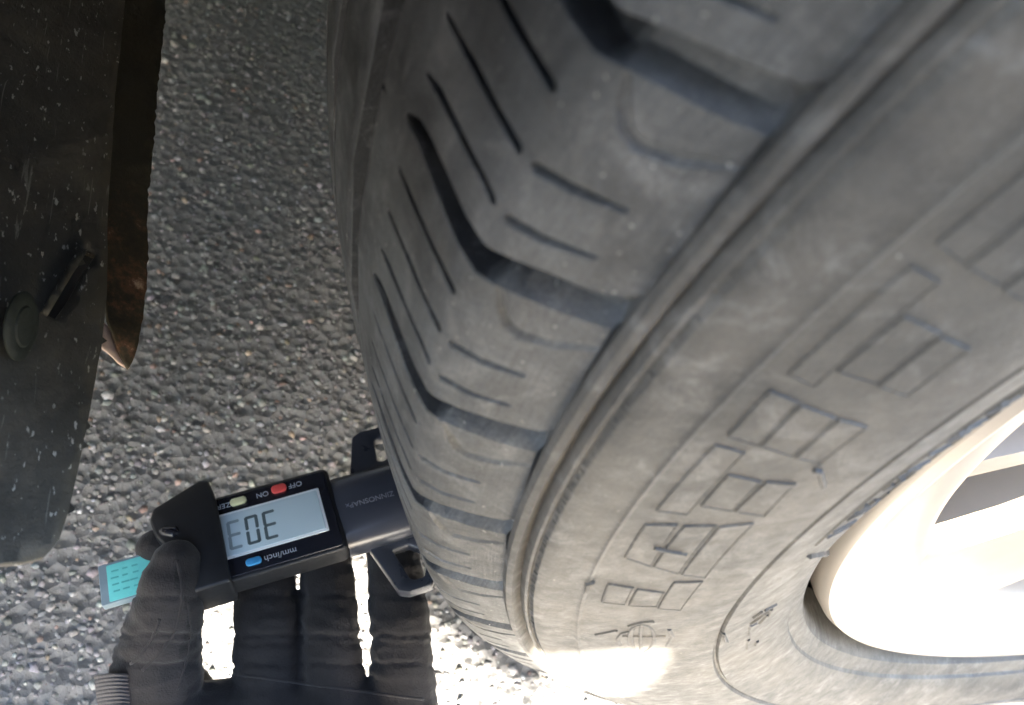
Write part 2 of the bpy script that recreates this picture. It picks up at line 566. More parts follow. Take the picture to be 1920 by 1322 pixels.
s_levels = []
for a, b_, D in circ_grooves:
    for s in (a - .35, a, a + .7, b_ - .7, b_, b_ + .35):
        s_levels += [s, -s]
SE = S_END * 1000
edge_s = sorted(set([round(s, 4) for s in s_levels] + [-SE, SE] + [q * sg for q in (24, 52, 58, 62, 66, 71, 76, 81, 84.5, 88, 91, 94, 97, 100, 104) for sg in (-1, 1)] + [0.0]))
hi = [(bnd(s) * MMDEG, s) for s in edge_s]
lo = [((bnd(s) - PITCH) * MMDEG, s) for s in edge_s]
ring = lo + hi[::-1]
cv.extend(ring)
outer_face = list(range(len(ring)))
idx_lo = {s: i for i, s in enumerate(edge_s)}
idx_hi = {s: len(ring) - 1 - i for i, s in enumerate(edge_s)}
for s in s_levels:
    s = round(s, 4)
    ce.append((idx_lo[s], idx_hi[s]))
full_feats = []
for pl, ws_, ds_, ratio in feat:
    for sg in (1, -1):
        P = [(t * MMDEG, s * sg) for t, s in pl]
        full_feats.append((P, ws_, ds_, ratio))
        # resample for smooth sides
        Q, Wq = [], []
        for i in range(len(P) - 1):
            m_ = max(1, int(math.dist(P[i], P[i + 1]) / 3.2))
            for k in range(m_):
                t = k / m_
                Q.append((P[i][0] + (P[i+1][0]-P[i][0])*t, P[i][1] + (P[i+1][1]-P[i][1])*t))
                Wq.append(ws_[i] + (ws_[i+1]-ws_[i])*t)
        Q.append(P[-1])
        Wq.append(ws_[-1])
        for grow, scale in ((.22, 1.0), (0.0, 1.0), (0.0, ratio)):
            L, R_ = [], []
            for i, (q, w) in enumerate(zip(Q, Wq)):
                a = np.array(Q[max(i - 1, 0)])
                b_ = np.array(Q[min(i + 1, len(Q) - 1)])
                t = (b_ - a) / np.linalg.norm(b_ - a)
                nrm = np.array([-t[1], t[0]])
                ww = w * scale + grow
                L.append(tuple(np.array(q) + nrm * ww))
                R_.append(tuple(np.array(q) - nrm * ww))
                if i == 0:
                    first = tuple(np.array(q) - t * ww)
                if i == len(Q) - 1:
                    last = tuple(np.array(q) + t * ww)
            add_poly([first] + L + [last] + R_[::-1], closed=True)
# fill points
for s in np.arange(-104, 104.1, 4.0):
    for k in range(1, 8):
        u = (bnd(s) - PITCH + PITCH * k / 8) * MMDEG
        cv.append((u + .37, float(s) + .21))
res = delaunay_2d_cdt([Vector(p) for p in cv], ce, [outer_face], 1, 1e-4, False)
TV = np.array([v[:] for v in res[0]])
TF = []
for f in res[2]:
    cu_, cs_ = TV[list(f)].mean(0)
    if (bnd(cs_) - PITCH) * MMDEG < cu_ < bnd(cs_) * MMDEG:
        TF.append(tuple(f))
dep = np.zeros(len(TV))
for P, ws_, ds_, ratio in full_feats:
    dep = np.maximum(dep, pl_dist(TV, P, ws_, ds_, ratio))
for a, b_, D in circ_grooves:
    s = np.abs(TV[:, 1])
    k = np.interp(s, [a - .35, a, a + .7, b_ - .7, b_, b_ + .35], [0, .3, D, D, .3, 0], left=0, right=0)
    dep = np.maximum(dep, k)
sx, sr, snx, snr = surf(TV[:, 1] / 1000)
xx = sx - snx * dep / 1000
rr = sr - snr * dep / 1000
AV, AF = [], []
for k in range(54):
    th = np.radians(TV[:, 0] / MMDEG + TH_G - k * PITCH)
    AV.append(np.stack([xx, -rr * np.cos(th), rr * np.sin(th)], 1))
    AF += [tuple(i + k * len(TV) for i in f) for f in TF]
fdep = np.array([dep[list(f)].mean() for f in TF])
bm = bmesh.new()
me = bpy.data.meshes.new('tread')
me.from_pydata(np.concatenate(AV).tolist(), [], AF)
bm.from_mesh(me)
bpy.data.meshes.remove(me)
bmesh.ops.remove_doubles(bm, verts=bm.verts, dist=2e-6)
tread = bm_mesh('tread', bm, M_TREAD, tyre_e, 32)
tco = np.empty(len(tread.data.vertices) * 3)
tread.data.vertices.foreach_get('co', tco)
tco = tco.reshape(-1, 3)
pat = np.stack([np.degrees(np.arctan2(tco[:, 2], -tco[:, 1])) * MMDEG, tco[:, 0] * 1000 + (.345 - np.hypot(tco[:, 1], tco[:, 2])) * 1000 * (np.abs(tco[:, 0]) > .086), np.zeros(len(tco))], 1)
pa_ = tread.data.attributes.new('pat', 'FLOAT_VECTOR', 'POINT')
pa_.data.foreach_set('vector', pat.ravel())
tread.data.materials.append(M_GROOVE_SHADE)
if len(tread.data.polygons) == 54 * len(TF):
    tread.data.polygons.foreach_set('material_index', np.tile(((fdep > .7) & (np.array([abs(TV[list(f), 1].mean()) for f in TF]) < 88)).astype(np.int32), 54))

# sidewalls: rings and ribs of the moulding
side = [(.0968, .3182), (.0984, .3190), (.0999, .3186), (.1006, .3174), (.0994, .3159), (.0990, .3151), (.1003, .3149), (.1013, .3146),
        (.1016, .3140), (.1012, .3135), (.1016, .3130), (.1026, .3127), (.1036, .3110), (.1043, .3085), (.1051, .3060), (.1056, .3040), (.10595, .3034),
        (.1063, .3031), (.10625, .3027), (.1061, .3022), (.1066, .3005), (.1075, .2970), (.1086, .2920), (.1096, .2865), (.1103, .2810),
        (.1108, .2760), (.1109, .2715), (.11078, .2694), (.1096, .2688), (.1095, .2682), (.1104, .2676), (.1100, .2660), (.1090, .2615),
        (.1076, .2565), (.1060, .2520), (.1041, .2478), (.1030, .2462), (.1016, .2457), (.1008, .2445), (.1000, .2425), (.0985, .2405), (.0955, .2395), (.090, .2390), (.080, .2388)]
V, F = lathe_x(side, 900)
mesh('sidewall', V, F, M_SIDE, tyre_e, 28)
V, F = lathe_x([(-x, r) for x, r in side[::2]] + [(-.080, .2388)], 180)
o = mesh('sidewall', V, [f[::-1] for f in F], M_SIDE, tyre_e, 28)
o['label'] = 'inner sidewall on the hidden side of the tyre'
SX = np.array([p[0] for p in side])[::-1]
SR = np.array([p[1] for p in side])[::-1]

def side_pt(th, r, h=0.0):
    x = float(np.interp(r, SR, SX))
    e = .002
    dx = float(np.interp(r + e, SR, SX) - np.interp(r - e, SR, SX)) / (2 * e)
    nx, nr = 1 / math.hypot(1, dx), -dx / math.hypot(1, dx)
    t = math.radians(th)
    rr_ = r + nr * h
    return (x + nx * h, -rr_ * math.cos(t), rr_ * math.sin(t))

def ridge(strokes, w, h):
    """raised moulded line on the sidewall; strokes of (theta deg, r mm)"""
    V, F = [], []
    for st_ in strokes:
        if len(st_) < 2:
            continue
        # densify in angle
        P = []
        for a, b_ in zip(st_[:-1], st_[1:]):
            L = math.hypot((b_[0]-a[0]) * math.radians(1) * a[1], b_[1]-a[1])
            m_ = max(1, int(L / 2.0))
            P += [(a[0]+(b_[0]-a[0])*k/m_, a[1]+(b_[1]-a[1])*k/m_) for k in range(m_)]
        P.append(st_[-1])
        k0 = len(V)
        for i, (t, r) in enumerate(P):
            a, b_ = P[max(i-1, 0)], P[min(i+1, len(P)-1)]
            du, dr = (b_[0]-a[0]) * math.radians(1) * r, b_[1]-a[1]
            l = math.hypot(du, dr) + 1e-9
            nu, nr = -dr / l, du / l
            for off, hh in ((-w, -.04), (-w * .35, h), (w * .35, h), (w, -.04)):
                V.append(side_pt(t + math.degrees(nu * off / r), (r + nr * off) / 1000, hh / 1000))
            if i:
                for q in range(3):
                    F.append((k0+4*(i-1)+q, k0+4*i+q, k0+4*i+q+1, k0+4*(i-1)+q+1))
        e = k0 + 4 * (len(P) - 1)
        F += [(k0, k0+1, k0+2, k0+3), (e+3, e+2, e+1, e)]
    return V, F

LET = {'letter1':[[(-10.95,298.8),(-8.61,299.0),(-8.83,293.9),(-11.02,293.9)],[(-11.13,293.0),(-8.95,292.9),(-9.27,287.3),(-11.16,287.2)],[(-11.42,286.6),(-7.92,286.5),(-7.82,281.0),(-11.77,281.5)],[(-11.01,298.8),(-11.08,293.9),(-11.42,286.6),(-11.84,281.5)]],'letter2':[[(-5.59,298.6),(-2.49,298.9),(-2.17,293.9),(-4.06,293.3),(-6.2,293.0)],[(-6.2,293.0),(-4.1,292.7),(-2.22,292.7),(-1.95,287.7)],[(-6.94,286.3),(-4.31,286.2),(-2.01,286.5),(-1.55,281.3),(-3.27,281.0),(-5.17,280.9),(-7.27,281.1)],[(-5.63,298.6),(-6.2,293.0),(-6.94,286.3),(-7.27,281.1)],[(-4.26,294.8),(-4.63,288.4)]],'letter3':[[(-1.29,298.9),(0.01,298.7),(1.22,298.6),(2.34,298.6),(3.38,298.7),(3.27,293.9),(1.91,293.7),(0.42,293.6),(-1.22,293.7)],[(-0.42,292.6),(1.86,293.0),(1.66,287.3),(-0.64,286.6)],[(-0.63,286.4),(0.58,286.3),(1.71,286.3),(1.72,281.5),(0.47,281.1),(-0.87,280.8)],[(-1.38,298.8),(-1.59,293.8)],[(-0.49,292.8),(-0.69,286.5),(-0.91,280.7)]],'letter4':[[(3.96,298.2),(5.25,298.4),(6.44,298.7),(6.26,293.9),(5.09,293.5),(3.82,293.1)],[(3.8,292.5),(5.03,292.8),(6.17,293.1),(5.86,286.7),(4.73,286.5),(3.52,286.4)],[(3.46,285.9),(4.7,286.0),(5.85,286.1),(5.66,281.1),(4.51,281.2),(3.28,281.4)],[(3.93,298.2),(3.68,292.7),(3.42,286.1),(3.25,281.4)]],'letter5':[[(6.9,298.3),(7.8,298.4),(8.64,298.5),(9.43,298.7),(10.08,298.7),(10.69,298.7),(11.28,298.7),(11.85,298.8),(11.74,294.7),(11.15,294.5),(10.53,294.3),(9.88,294.2),(9.2,294.1),(8.48,294.0)],[(8.45,293.7),(9.15,293.5),(9.81,293.3),(10.45,293.2),(10.28,287.9),(9.55,287.5),(8.78,287.1),(7.97,286.6)],[(7.83,286.6),(8.64,286.5),(9.41,286.5),(10.14,286.5),(9.9,281.1),(9.15,281.1),(8.36,281.1),(7.54,281.1)],[(6.86,298.2),(7.53,294.1),(8.1,292.5),(7.81,286.5),(7.54,281.1)]],'letter6':[[(15.37,299.6),(14.82,299.8),(14.25,300.0),(13.73,299.7),(13.18,299.3),(12.61,298.9),(12.39,294.2),(12.95,294.4),(13.49,294.6),(14.0,294.9)],[(12.34,293.2),(12.14,287.5),(12.72,287.5),(13.27,287.6),(13.8,287.7)],[(12.09,286.6),(11.86,282.3),(11.59,277.6),(11.13,271.2)]],'emblem':[[(-16.63,285.0),(-17.46,284.9),(-18.23,285.3),(-18.85,285.9),(-19.24,286.7),(-19.35,287.7),(-19.17,288.7),(-18.73,289.5),(-18.08,290.2),(-17.3,290.7),(-16.49,291.0),(-15.71,291.0),(-15.04,290.8),(-14.52,290.3),(-14.2,289.6),(-14.1,288.8),(-14.23,287.8),(-14.57,286.9),(-15.12,286.0),(-15.82,285.4),(-16.63,285.0)],[(-16.16,292.6),(-16.23,287.5),(-16.35,282.4)],[(-14.18,288.7),(-19.25,287.7)],[(-15.28,291.1),(-15.69,292.8),(-16.73,293.6),(-18.0,293.0)],[(-16.19,298.7),(-15.23,294.1)],[(-14.4,291.6),(-13.73,288.9),(-13.55,286.2)],[(-15.13,282.0),(-16.51,280.7),(-18.32,281.6)],[(-14.83,290.4),(-16.29,290.5),(-18.25,289.8)]],'tick1':[[(2.8,281.0),(2.77,279.9),(1.71,276.3)]],'tick2':[[(-17.81,267.7),(-20.38,265.7)]],'tick3':[[(-8.57,302.0),(-8.82,303.1),(-9.55,302.7)]],'text2':[[(-17.07,260.2),(-16.67,258.1)],[(-16.76,257.2),(-16.99,253.9)],[(-18.54,259.9),(-17.79,256.8),(-17.73,255.6)],[(-19.61,256.9),(-18.47,255.4)],[(-19.21,254.4),(-17.58,254.8)],[(-21.36,259.0),(-19.12,259.6),(-19.2,258.0)],[(-25.05,259.1),(-22.73,259.0)],[(-25.23,256.7),(-24.53,256.2)]],'bandtxt':[[(-5.46,258.7),(-4.88,257.9)],[(-5.74,255.7),(-4.58,255.6)],[(-4.61,257.3),(-3.49,257.0)],[(-5.06,253.9),(-6.13,247.6)],[(-2.93,258.7),(-2.84,256.9)],[(-2.23,258.2),(-1.54,257.8)],[(-2.87,254.2),(-2.22,254.2)],[(-0.96,260.0),(-0.78,258.0)],[(-1.13,257.3),(-0.67,256.4)],[(-2.37,250.8),(-1.43,251.5)],[(0.23,258.5),(0.88,258.4)],[(-0.9,252.5),(0.47,255.3)],[(0.32,250.3),(0.23,248.0)],[(2.69,253.5),(1.74,247.2)],[(2.1,247.3),(2.01,244.8)],[(-105.41,340.0),(-107.75,338.9)],[(6.3,255.2),(6.91,255.4)]]}
def plate(quad, ch, h):
    """low raised face between four (theta, r) corners with sloping edges"""
    (t0, r0), (t1, r1), (t2, r2), (t3, r3) = quad      # outer-low, outer-high, inner-high, inner-low
    n_ = max(3, int(abs(t1 - t0) / .35))
    rows = []
    for fr, hh in ((0, -.04), (1, h), (2, h), (3, -.04)):
        row = []
        for i in range(n_ + 1):
            t = i / n_
            ta, ra = t0 + (t1 - t0) * t, r0 + (r1 - r0) * t
            tb, rb = t3 + (t2 - t3) * t, r3 + (r2 - r3) * t
            k = (0, ch / abs(ra - rb), 1 - ch / abs(ra - rb), 1)[fr]
            row.append([ta + (tb - ta) * k, ra + (rb - ra) * k, hh])
        rows.append(row)
    dth = math.degrees(ch / 290)
    for row in rows:                       # sloping ends
        s0, s1 = row[0], row[-1]
        row.insert(1, [s0[0] + dth, s0[1], s0[2]])
        row.insert(-1, [s1[0] - dth, s1[1], s1[2]])
        row[0][2] = row[-1][2] = -.04
    m_ = len(rows[0])
    V = [side_pt(t, r / 1000, hh / 1000) for row in rows for t, r, hh in row]
    F = [(i*m_+j, i*m_+j+1, (i+1)*m_+j+1, (i+1)*m_+j) for i in range(3) for j in range(m_ - 1)]
    return V, F
PLATES = [[[(-10.95,298.8),(-8.61,299.0),(-8.83,293.9),(-11.02,293.9)],[(-11.13,293.0),(-8.95,292.9),(-9.27,287.3),(-11.16,287.2)],[(-11.42,286.6),(-7.92,286.5),(-7.82,281.0),(-11.77,281.5)]],[[(-5.59,298.6),(-2.49,298.9),(-2.17,293.9),(-6.2,293.0)],[(-6.22,292.4),(-2.21,292.5),(-1.94,287.4),(-6.82,286.9)],[(-6.94,286.1),(-2.01,286.5),(-1.55,281.3),(-7.27,281.1)]],[[(-1.29,298.9),(3.38,298.7),(3.27,293.9),(-1.22,293.7)],[(-0.46,292.7),(1.86,293.0),(1.66,287.3),(-0.6,287.1)],[(-0.63,286.4),(1.71,286.3),(1.72,281.5),(-0.87,280.8)]],[[(3.96,298.2),(6.44,298.7),(6.26,293.9),(3.82,293.1)],[(3.8,292.5),(6.17,293.1),(5.87,286.9),(3.53,286.8)],[(3.46,285.9),(5.85,286.1),(5.66,281.1),(3.28,281.4)]],[[(7.3,298.6),(11.8,298.7),(11.7,294.4),(7.1,294.2)],[(7.9,293.4),(10.4,293.4),(10.2,287.4),(7.8,287.2)],[(7.7,286.4),(10.1,286.5),(9.9,281.2),(7.5,281.1)]],[[(12.6,298.9),(17.6,298.9),(17.4,294.4),(12.4,294.3)],[(12.35,293.4),(15.2,293.4),(15.0,287.6),(12.2,287.5)],[(12.1,286.6),(15.0,286.6),(14.8,281.3),(11.9,281.2)]]]
for letter in PLATES:
    V, F = [], []
    for q in letter:
        v, f = plate(q, .25, .26)
        k0 = len(V)
        V += v
        F += [tuple(i + k0 for i in ff) for ff in f]
        v, f = ridge([q + q[:1]], .30, .36)
        k0 = len(V)
        V += v
        F += [tuple(i + k0 for i in ff) for ff in f]
    mesh('raised_letter', V, F, M_SIDE, tyre_e, 25)
V, F = ridge([LET['letter2'][4]], .55, .8)
mesh('mould_mark', V, F, M_SIDE, tyre_e, 25)
V, F = ridge(LET['emblem'], .55, .36)
mesh('globe_emblem', V, F, M_SIDE, tyre_e, 25)
for k in ('tick1', 'tick2', 'tick3'):
    V, F = ridge(LET[k], .55, .7)
    mesh('mould_mark', V, F, M_SIDE, tyre_e, 25)
V, F = ridge(LET['text2'], .55, .5)
mesh('small_lettering', V, F, M_SIDE, tyre_e, 25)
glyphs = []
t = -5.6
while t < 24:
    wd = .62
    kind = random.choice('HEFLTUNAO')
    r0, r1 = 251.9, 257.4
    rm = (r0 + r1) / 2
    bars = {'H': [((0, r0), (0, r1)), ((1, r0), (1, r1)), ((0, rm), (1, rm))], 'E': [((0, r0), (0, r1)), ((0, r0), (1, r0)), ((0, rm), (.8, rm)), ((0, r1), (1, r1))],
            'F': [((0, r0), (0, r1)), ((0, rm), (.8, rm)), ((0, r1), (1, r1))], 'L': [((0, r0), (0, r1)), ((0, r0), (1, r0))], 'T': [((.5, r0), (.5, r1)), ((0, r1), (1, r1))],
            'U': [((0, r0), (0, r1)), ((1, r0), (1, r1)), ((0, r0), (1, r0))], 'N': [((0, r0), (0, r1)), ((1, r0), (1, r1)), ((0, r1), (1, r0))],
            'A': [((0, r0), (.5, r1)), ((1, r0), (.5, r1)), ((.25, rm), (.75, rm))], 'O': [((0, r0), (0, r1)), ((1, r0), (1, r1)), ((0, r0), (1, r0)), ((0, r1), (1, r1))]}[kind]
    for (a0, q0), (a1, q1) in bars:
        glyphs.append([(t + a0 * wd, q0), (t + a1 * wd, q1)])
    t += wd + (.42 if random.random() < .8 else 1.4)
V, F = ridge(glyphs, .45, .5)
mesh('size_lettering', V, F, M_SIDE, tyre_e, 25)
V, F = ridge([[(t * 1.0, 258.6) for t in np.arange(-6.3, 60, 1.0)], [(t * 1.0, 250.8) for t in np.arange(-4.5, 60, 1.0)]], .35, .35)
mesh('size_lettering_border', V, F, M_SIDE, tyre_e, 25)
V, F = ridge([[(-8.0, 257.0), (-8.8, 254), (-9.6, 251), (-11, 247.5), (-12.5, 244.5)]], .6, .9)
mesh('mould_flash', V, F, M_SIDE, tyre_e, 25)
# knurled edge between shoulder and sidewall
V, F = [], []
NT = 2200
for k in range(NT):
    t0, t1 = 360 / NT * k, 360 / NT * (k + .55 + .2 * random.random())
    h = .05 + .20 * random.random() ** 3
    r0, r1 = .3126, .3133 + .0003 * random.random()
    b0 = len(V)
    for t in (t0, t1):
        for r, hh in ((r0, -.1), (r0 + .0002, h), (r1 - .0002, h), (r1, -.1)):
            V.append(side_pt(t, r, hh / 1000))
    F += [(b0, b0+4, b0+5, b0+1), (b0+1, b0+5, b0+6, b0+2), (b0+2, b0+6, b0+7, b0+3), (b0, b0+1, b0+2, b0+3), (b0+7, b0+6, b0+5, b0+4)]
o = mesh('knurled_edge', V, F, M_SIDE, tyre_e)
o['kind'] = 'stuff'

# alloy rim
prof = [(.080, .2352), (.0900, .2352), (.0945, .2345), (.0975, .2325), (.0985, .2300), (.0975, .2272), (.0940, .2245), (.0905, .2225), (.0885, .2195),
        (.0875, .2160), (.0872, .2090), (.0868, .2020), (.0850, .1985), (.0800, .1970), (.0600, .1975), (.0200, .2040), (-.0600, .2020), (-.0950, .2200), (-.0950, .2352), (-.080, .2352)]
V, F = lathe_x(prof, 240)
mesh('rim_barrel', V, F, M_ALLOY, rim_e, 30)
def spoke(th, secs_in):
    bm = bmesh.new()
    secs = []
    for r, wdt, xf, th_ in secs_in:
        pts = []
        for yy, xo in ((-wdt, -th_), (-wdt, -.008), (-wdt * .80, -.001), (-wdt*.3, 0), (wdt*.3, 0), (wdt * .80, -.001), (wdt, -.008), (wdt, -th_)):
            yl = yy
            t = math.radians(th)
            y0, z0 = -r * math.cos(t), r * math.sin(t)
            ty, tz = math.sin(t), math.cos(t)
            pts.append(bm.verts.new((xf + xo, y0 + ty * yl, z0 + tz * yl)))
        secs.append(pts)
    for a, b_ in zip(secs[:-1], secs[1:]):
        for i in range(8):
            bm.faces.new((a[i], b_[i], b_[(i+1) % 8], a[(i+1) % 8]))
    bm.faces.new(secs[0])
    bm.faces.new(secs[-1][::-1])
    return bm
for k in range(5):
    bm_mesh('spoke', spoke(-57 + 72 * k, ((.052, .026, .062, .040), (.09, .028, .074, .032), (.13, .033, .082, .028), (.17, .042, .086, .026), (.200, .050, .0875, .024), (.2135, .054, .0868, .022))), M_ALLOY, rim_e, 35)
    bm_mesh('spoke_rib', spoke(-26 + 72 * k, ((.052, .010, .060, .030), (.09, .007, .072, .022), (.13, .006, .080, .020), (.17, .0055, .083, .018), (.200, .0065, .0845, .018), (.2125, .009, .0840, .018))), M_ALLOY, rim_e, 35)
V, F = lathe_x([(.02, .066), (.058, .066), (.064, .060), (.066, .036), (.070, .033), (.072, .026), (.072, .0001)], 64)
mesh('hub', V, F, M_ALLOY, rim_e, 35)
for k in range(5):
    t = math.radians(-37 + 72 * k + 36)
    V, F = tube([(.058, -.047*math.cos(t), .047*math.sin(t)), (.074, -.047*math.cos(t), .047*math.sin(t))], .010, 6)
    mesh('lug_nut', V, F, M_STEEL, rim_e)
V, F = lathe_x([(.0, .05), (.03, .05), (.034, .06), (.034, .148), (.030, .150), (.006, .150), (.002, .146), (.002, .05)], 120)
disc = mesh('brake_disc', V, F, M_STEEL, rim_e, 30)

# ------------------------------------------------------------------ gauge
GM = np.array([[0.1794995, 0.9743900, -0.1354403], [-0.9390584, 0.1286827, -0.3187634], [-0.2931710, 0.1844043, 0.9381076]])
GC = np.array([0.0396478, -0.3248648, 0.1166846])
gmat = Matrix([[*GM[i], GC[i]] for i in range(3)] + [[0, 0, 0, 1]])
gauge = thing('tread_depth_gauge', 'black digital tread depth gauge with grey display reading 3 0 3, pressed against the tyre', 'gauge', M=gmat)
mm = .001
def gbox(name, x0, x1, y0, y1, z0, z1, r, bev, mat, parent=gauge):
    return bm_mesh(name, prism(rrect(x0*mm, x1*mm, y0*mm, y1*mm, r*mm), z0*mm, z1*mm, bev*mm), mat, parent, 40)
body = gbox('gauge_body', -20.0, 19.5, -15.6, 16.2, -9.0, -.5, 2.2, .7, M_BLACK)
gbox('bezel', -18.8, 19.0, -14.4, 15.0, -1.2, 0.0, 1.2, .3, M_BEZEL)
lcd = gbox('lcd_frame', -15.6, 17.8, -8.2, 8.6, -.6, .22, .5, .12, M_LCDFRAME)
gbox('display', -14.7, 17.0, -7.4, 7.7, 0, .36, .3, .08, M_LCD)
# seven-segment digits
def digit(ch, x, y, w, h, t, sl):
    segs = {'3': 'abcdg', '0': 'abcdef'}[ch]
    bm = bmesh.new()
    def quad(pts):
        lo = [bm.verts.new(((px + sl * py) * mm, py * mm, .30 * mm)) for px, py in pts]
        f = bm.faces.new(lo)
        r_ = bmesh.ops.extrude_face_region(bm, geom=[f])
        bmesh.ops.translate(bm, vec=(0, 0, .10 * mm), verts=[g_ for g_ in r_['geom'] if isinstance(g_, bmesh.types.BMVert)])
    g_ = .18
    W, Hh = w / 2, h / 2
    for s in segs:
        if s in 'adg':
            yy = {'a': Hh - t/2, 'd': -Hh + t/2, 'g': 0}[s]
            quad([(x-W+g_+t*.3, y+yy-t*.5), (x+W-g_-t*.3, y+yy-t*.5), (x+W-g_, y+yy), (x+W-g_-t*.3, y+yy+t*.5), (x-W+g_+t*.3, y+yy+t*.5), (x-W+g_, y+yy)])
        else:
            xx_ = W - t/2 if s in 'bc' else -W + t/2
            y0, y1 = (g_, Hh - g_) if s in 'bf' else (-Hh + g_, -g_)
            quad([(x+xx_-t*.5, y+y0+t*.3), (x+xx_, y+y0), (x+xx_+t*.5, y+y0+t*.3), (x+xx_+t*.5, y+y1-t*.3), (x+xx_, y+y1), (x+xx_-t*.5, y+y1-t*.3)])
    return bm
for ch, x, mt in (('3', 2.0, M_SEG), ('0', 7.7, M_SEG), ('3', 13.4, M_SEGF)):
    bm_mesh('display_digit', digit(ch, x, .6, 4.3, 10.6, 1.05, .04), mt, gauge)
def gtext(name, s, x, y, z, size, mat=M_PRINT, parent=gauge, rx=0.0, sxx=1.0):
    cu = bpy.data.curves.new('print', 'FONT')
    cu.body = s
    cu.size = size * mm
    cu.extrude = .04 * mm
    cu.align_x = 'CENTER'
    cu.align_y = 'CENTER'
    tmp = bpy.data.objects.new('print', cu)
    COL.objects.link(tmp)
    dg = bpy.context.evaluated_depsgraph_get()
    me = bpy.data.meshes.new_from_object(tmp.evaluated_get(dg))
    bpy.data.objects.remove(tmp)
    bpy.data.curves.remove(cu)
    o = link(name, me, mat, parent)
    o.location = (x*mm, y*mm, z*mm)
    o.rotation_euler = (rx, 0, 0)
    o.scale = (sxx, 1, 1)
    return o
gtext('printed_word', 'ZERO', 16.2, -11.3, .06, 2.6)
gtext('printed_word', 'ON', 2.4, -11.6, .06, 2.6)
gtext('printed_word', 'OFF', -8.6, -11.9, .06, 2.6)
gtext('printed_word', 'mm/inch', 1.0, 12.0, .06, 3.0)
def button(name, x, y, w, h, mat):
    gbox(name, x-w/2, x+w/2, y-h/2, y+h/2, -.4, .9, h*.46, .25, mat)
button('zero_button', 10.3, -11.3, 5.4, 2.6, M_YEL)
button('power_button', -3.2, -11.9, 5.0, 3.0, M_RED)
button('unit_button', 9.4, 11.9, 5.0, 2.4, M_BLUE)
# end block with sloping shoulders
bm = prism([(18.2*mm, -21.5*mm), (21.2*mm, -22.2*mm), (36.8*mm, -16.0*mm), (38.2*mm, -12*mm), (37.2*mm, -6*mm), (33*mm, 2*mm), (30.5*mm, 15*mm), (28*mm, 17.6*mm), (17.0*mm, 17.4*mm), (17.0*mm, -14*mm)], -12*mm, 2.6*mm, 1.2*mm)
bm_mesh('end_block', bm, M_BLACK, gauge, 40)
V, F = tube([(29.5*mm, -4.2*mm, 1.6*mm), (31*mm, -5*mm, 1.8*mm), (34*mm, -6.6*mm, 1.8*mm), (36*mm, -7.8*mm, 1.4*mm)], [.8*mm, 2.2*mm, 2.0*mm, .7*mm], 14)
mesh('thumb_roller', V, F, M_BEZEL, gauge, 40)
# slide: barrel with a raised rib, passes to the foot
V, F = [], []
sec = []
for k in range(40):
    a = 2 * math.pi * k / 40
    ca_, sa_ = math.cos(a), math.sin(a)
    rx_, rz_ = 14.2, 8.0
    y = rx_ * abs(ca_) ** .75 * (1 if ca_ > 0 else -1)
    z = rz_ * abs(sa_) ** .75 * (1 if sa_ > 0 else -1)
    sec.append((y + .4, z - 8.4))
xs_ = [-19.5, -20.2, -46, -47, -47.5]
sc_ = [.93, 1, 1, .97, .85]
for x, k in zip(xs_, sc_):
    for y, z in sec:
        V.append((x*mm, (.4 + (y-.4)*k)*mm, (-8.4 + (z+8.4)*k)*mm))
for i in range(len(xs_)-1):
    for k in range(40):
        F.append((i*40+k, i*40+(k+1) % 40, (i+1)*40+(k+1) % 40, (i+1)*40+k))
F += [tuple(range(40))[::-1], tuple(4*40+k for k in range(40))]
mesh('slide_barrel', V, F, M_SLIDE, gauge, 45)
gbox('collar', -21.5, -19.0, -9.5, 10.5, -13.5, -3.5, 2.0, .6, M_BLACK)
gtext('slide_print', 'ZINNOSNAPx', -30.8, 1.4, -.33, 2.7, M_PRINT2, sxx=.98)
# foot: cross bar with an open trapezoid loop on each side
def loop(sg):
    ext = 1.0 if sg > 0 else 0.98
    outer = [(-26.5, 13.0), (-40.5, 13.0), (-46.5, 17.5), (-46.5, 27.5), (-42.5, 33.0), (-35.0, 33.2), (-31.8, 31.6)]
    inner = [(-33.6, 16.6), (-39.4, 16.6), (-42.8, 19.5), (-42.8, 26.0), (-41.0, 29.2), (-38.0, 29.4), (-36.6, 28.6)]
    if sg < 0:
        inner = [(-38.0, 19.0), (-40.0, 18.4), (-43.0, 20.0), (-43.2, 26.0), (-42.0, 28.6), (-40.0, 28.8), (-38.8, 28.0)]
    bm = bmesh.new()
    ring_v = []
    for pts, zt in ((outer, -9.2), (inner, -9.8)):
        ring_v.append(([bm.verts.new((x*mm, y*sg*ext*mm, zt*mm)) for x, y in pts], [bm.verts.new((x*mm, y*sg*ext*mm, -14*mm)) for x, y in pts]))
    n_ = len(outer)
    for i in range(n_):
        j = (i + 1) % n_
        (ot, ob), (it, ib) = ring_v
        bm.faces.new((ot[i], ot[j], it[j], it[i]))
        bm.faces.new((ob[i], ib[i], ib[j], ob[j]))
        bm.faces.new((ot[i], ob[i], ob[j], ot[j]))
        bm.faces.new((it[i], it[j], ib[j], ib[i]))
    bmesh.ops.bevel(bm, geom=list(bm.edges), offset=.5*mm, segments=2, profile=.5, affect='EDGES')
    return bm
for sg in (1, -1):
    bm_mesh('foot_loop', loop(sg), M_FOOT, gauge, 40)
gbox('foot_bar', -48.5, -44.0, -24, 24, -13, -7.5, 1.2, .5, M_FOOT)
V, F = tube([(-46*mm, .8*mm, -9.5*mm), (-57.5*mm, .8*mm, -9.5*mm)], [1.1*mm, .7*mm], 12)
mesh('probe_pin', V, F, M_STEEL, gauge, 40)
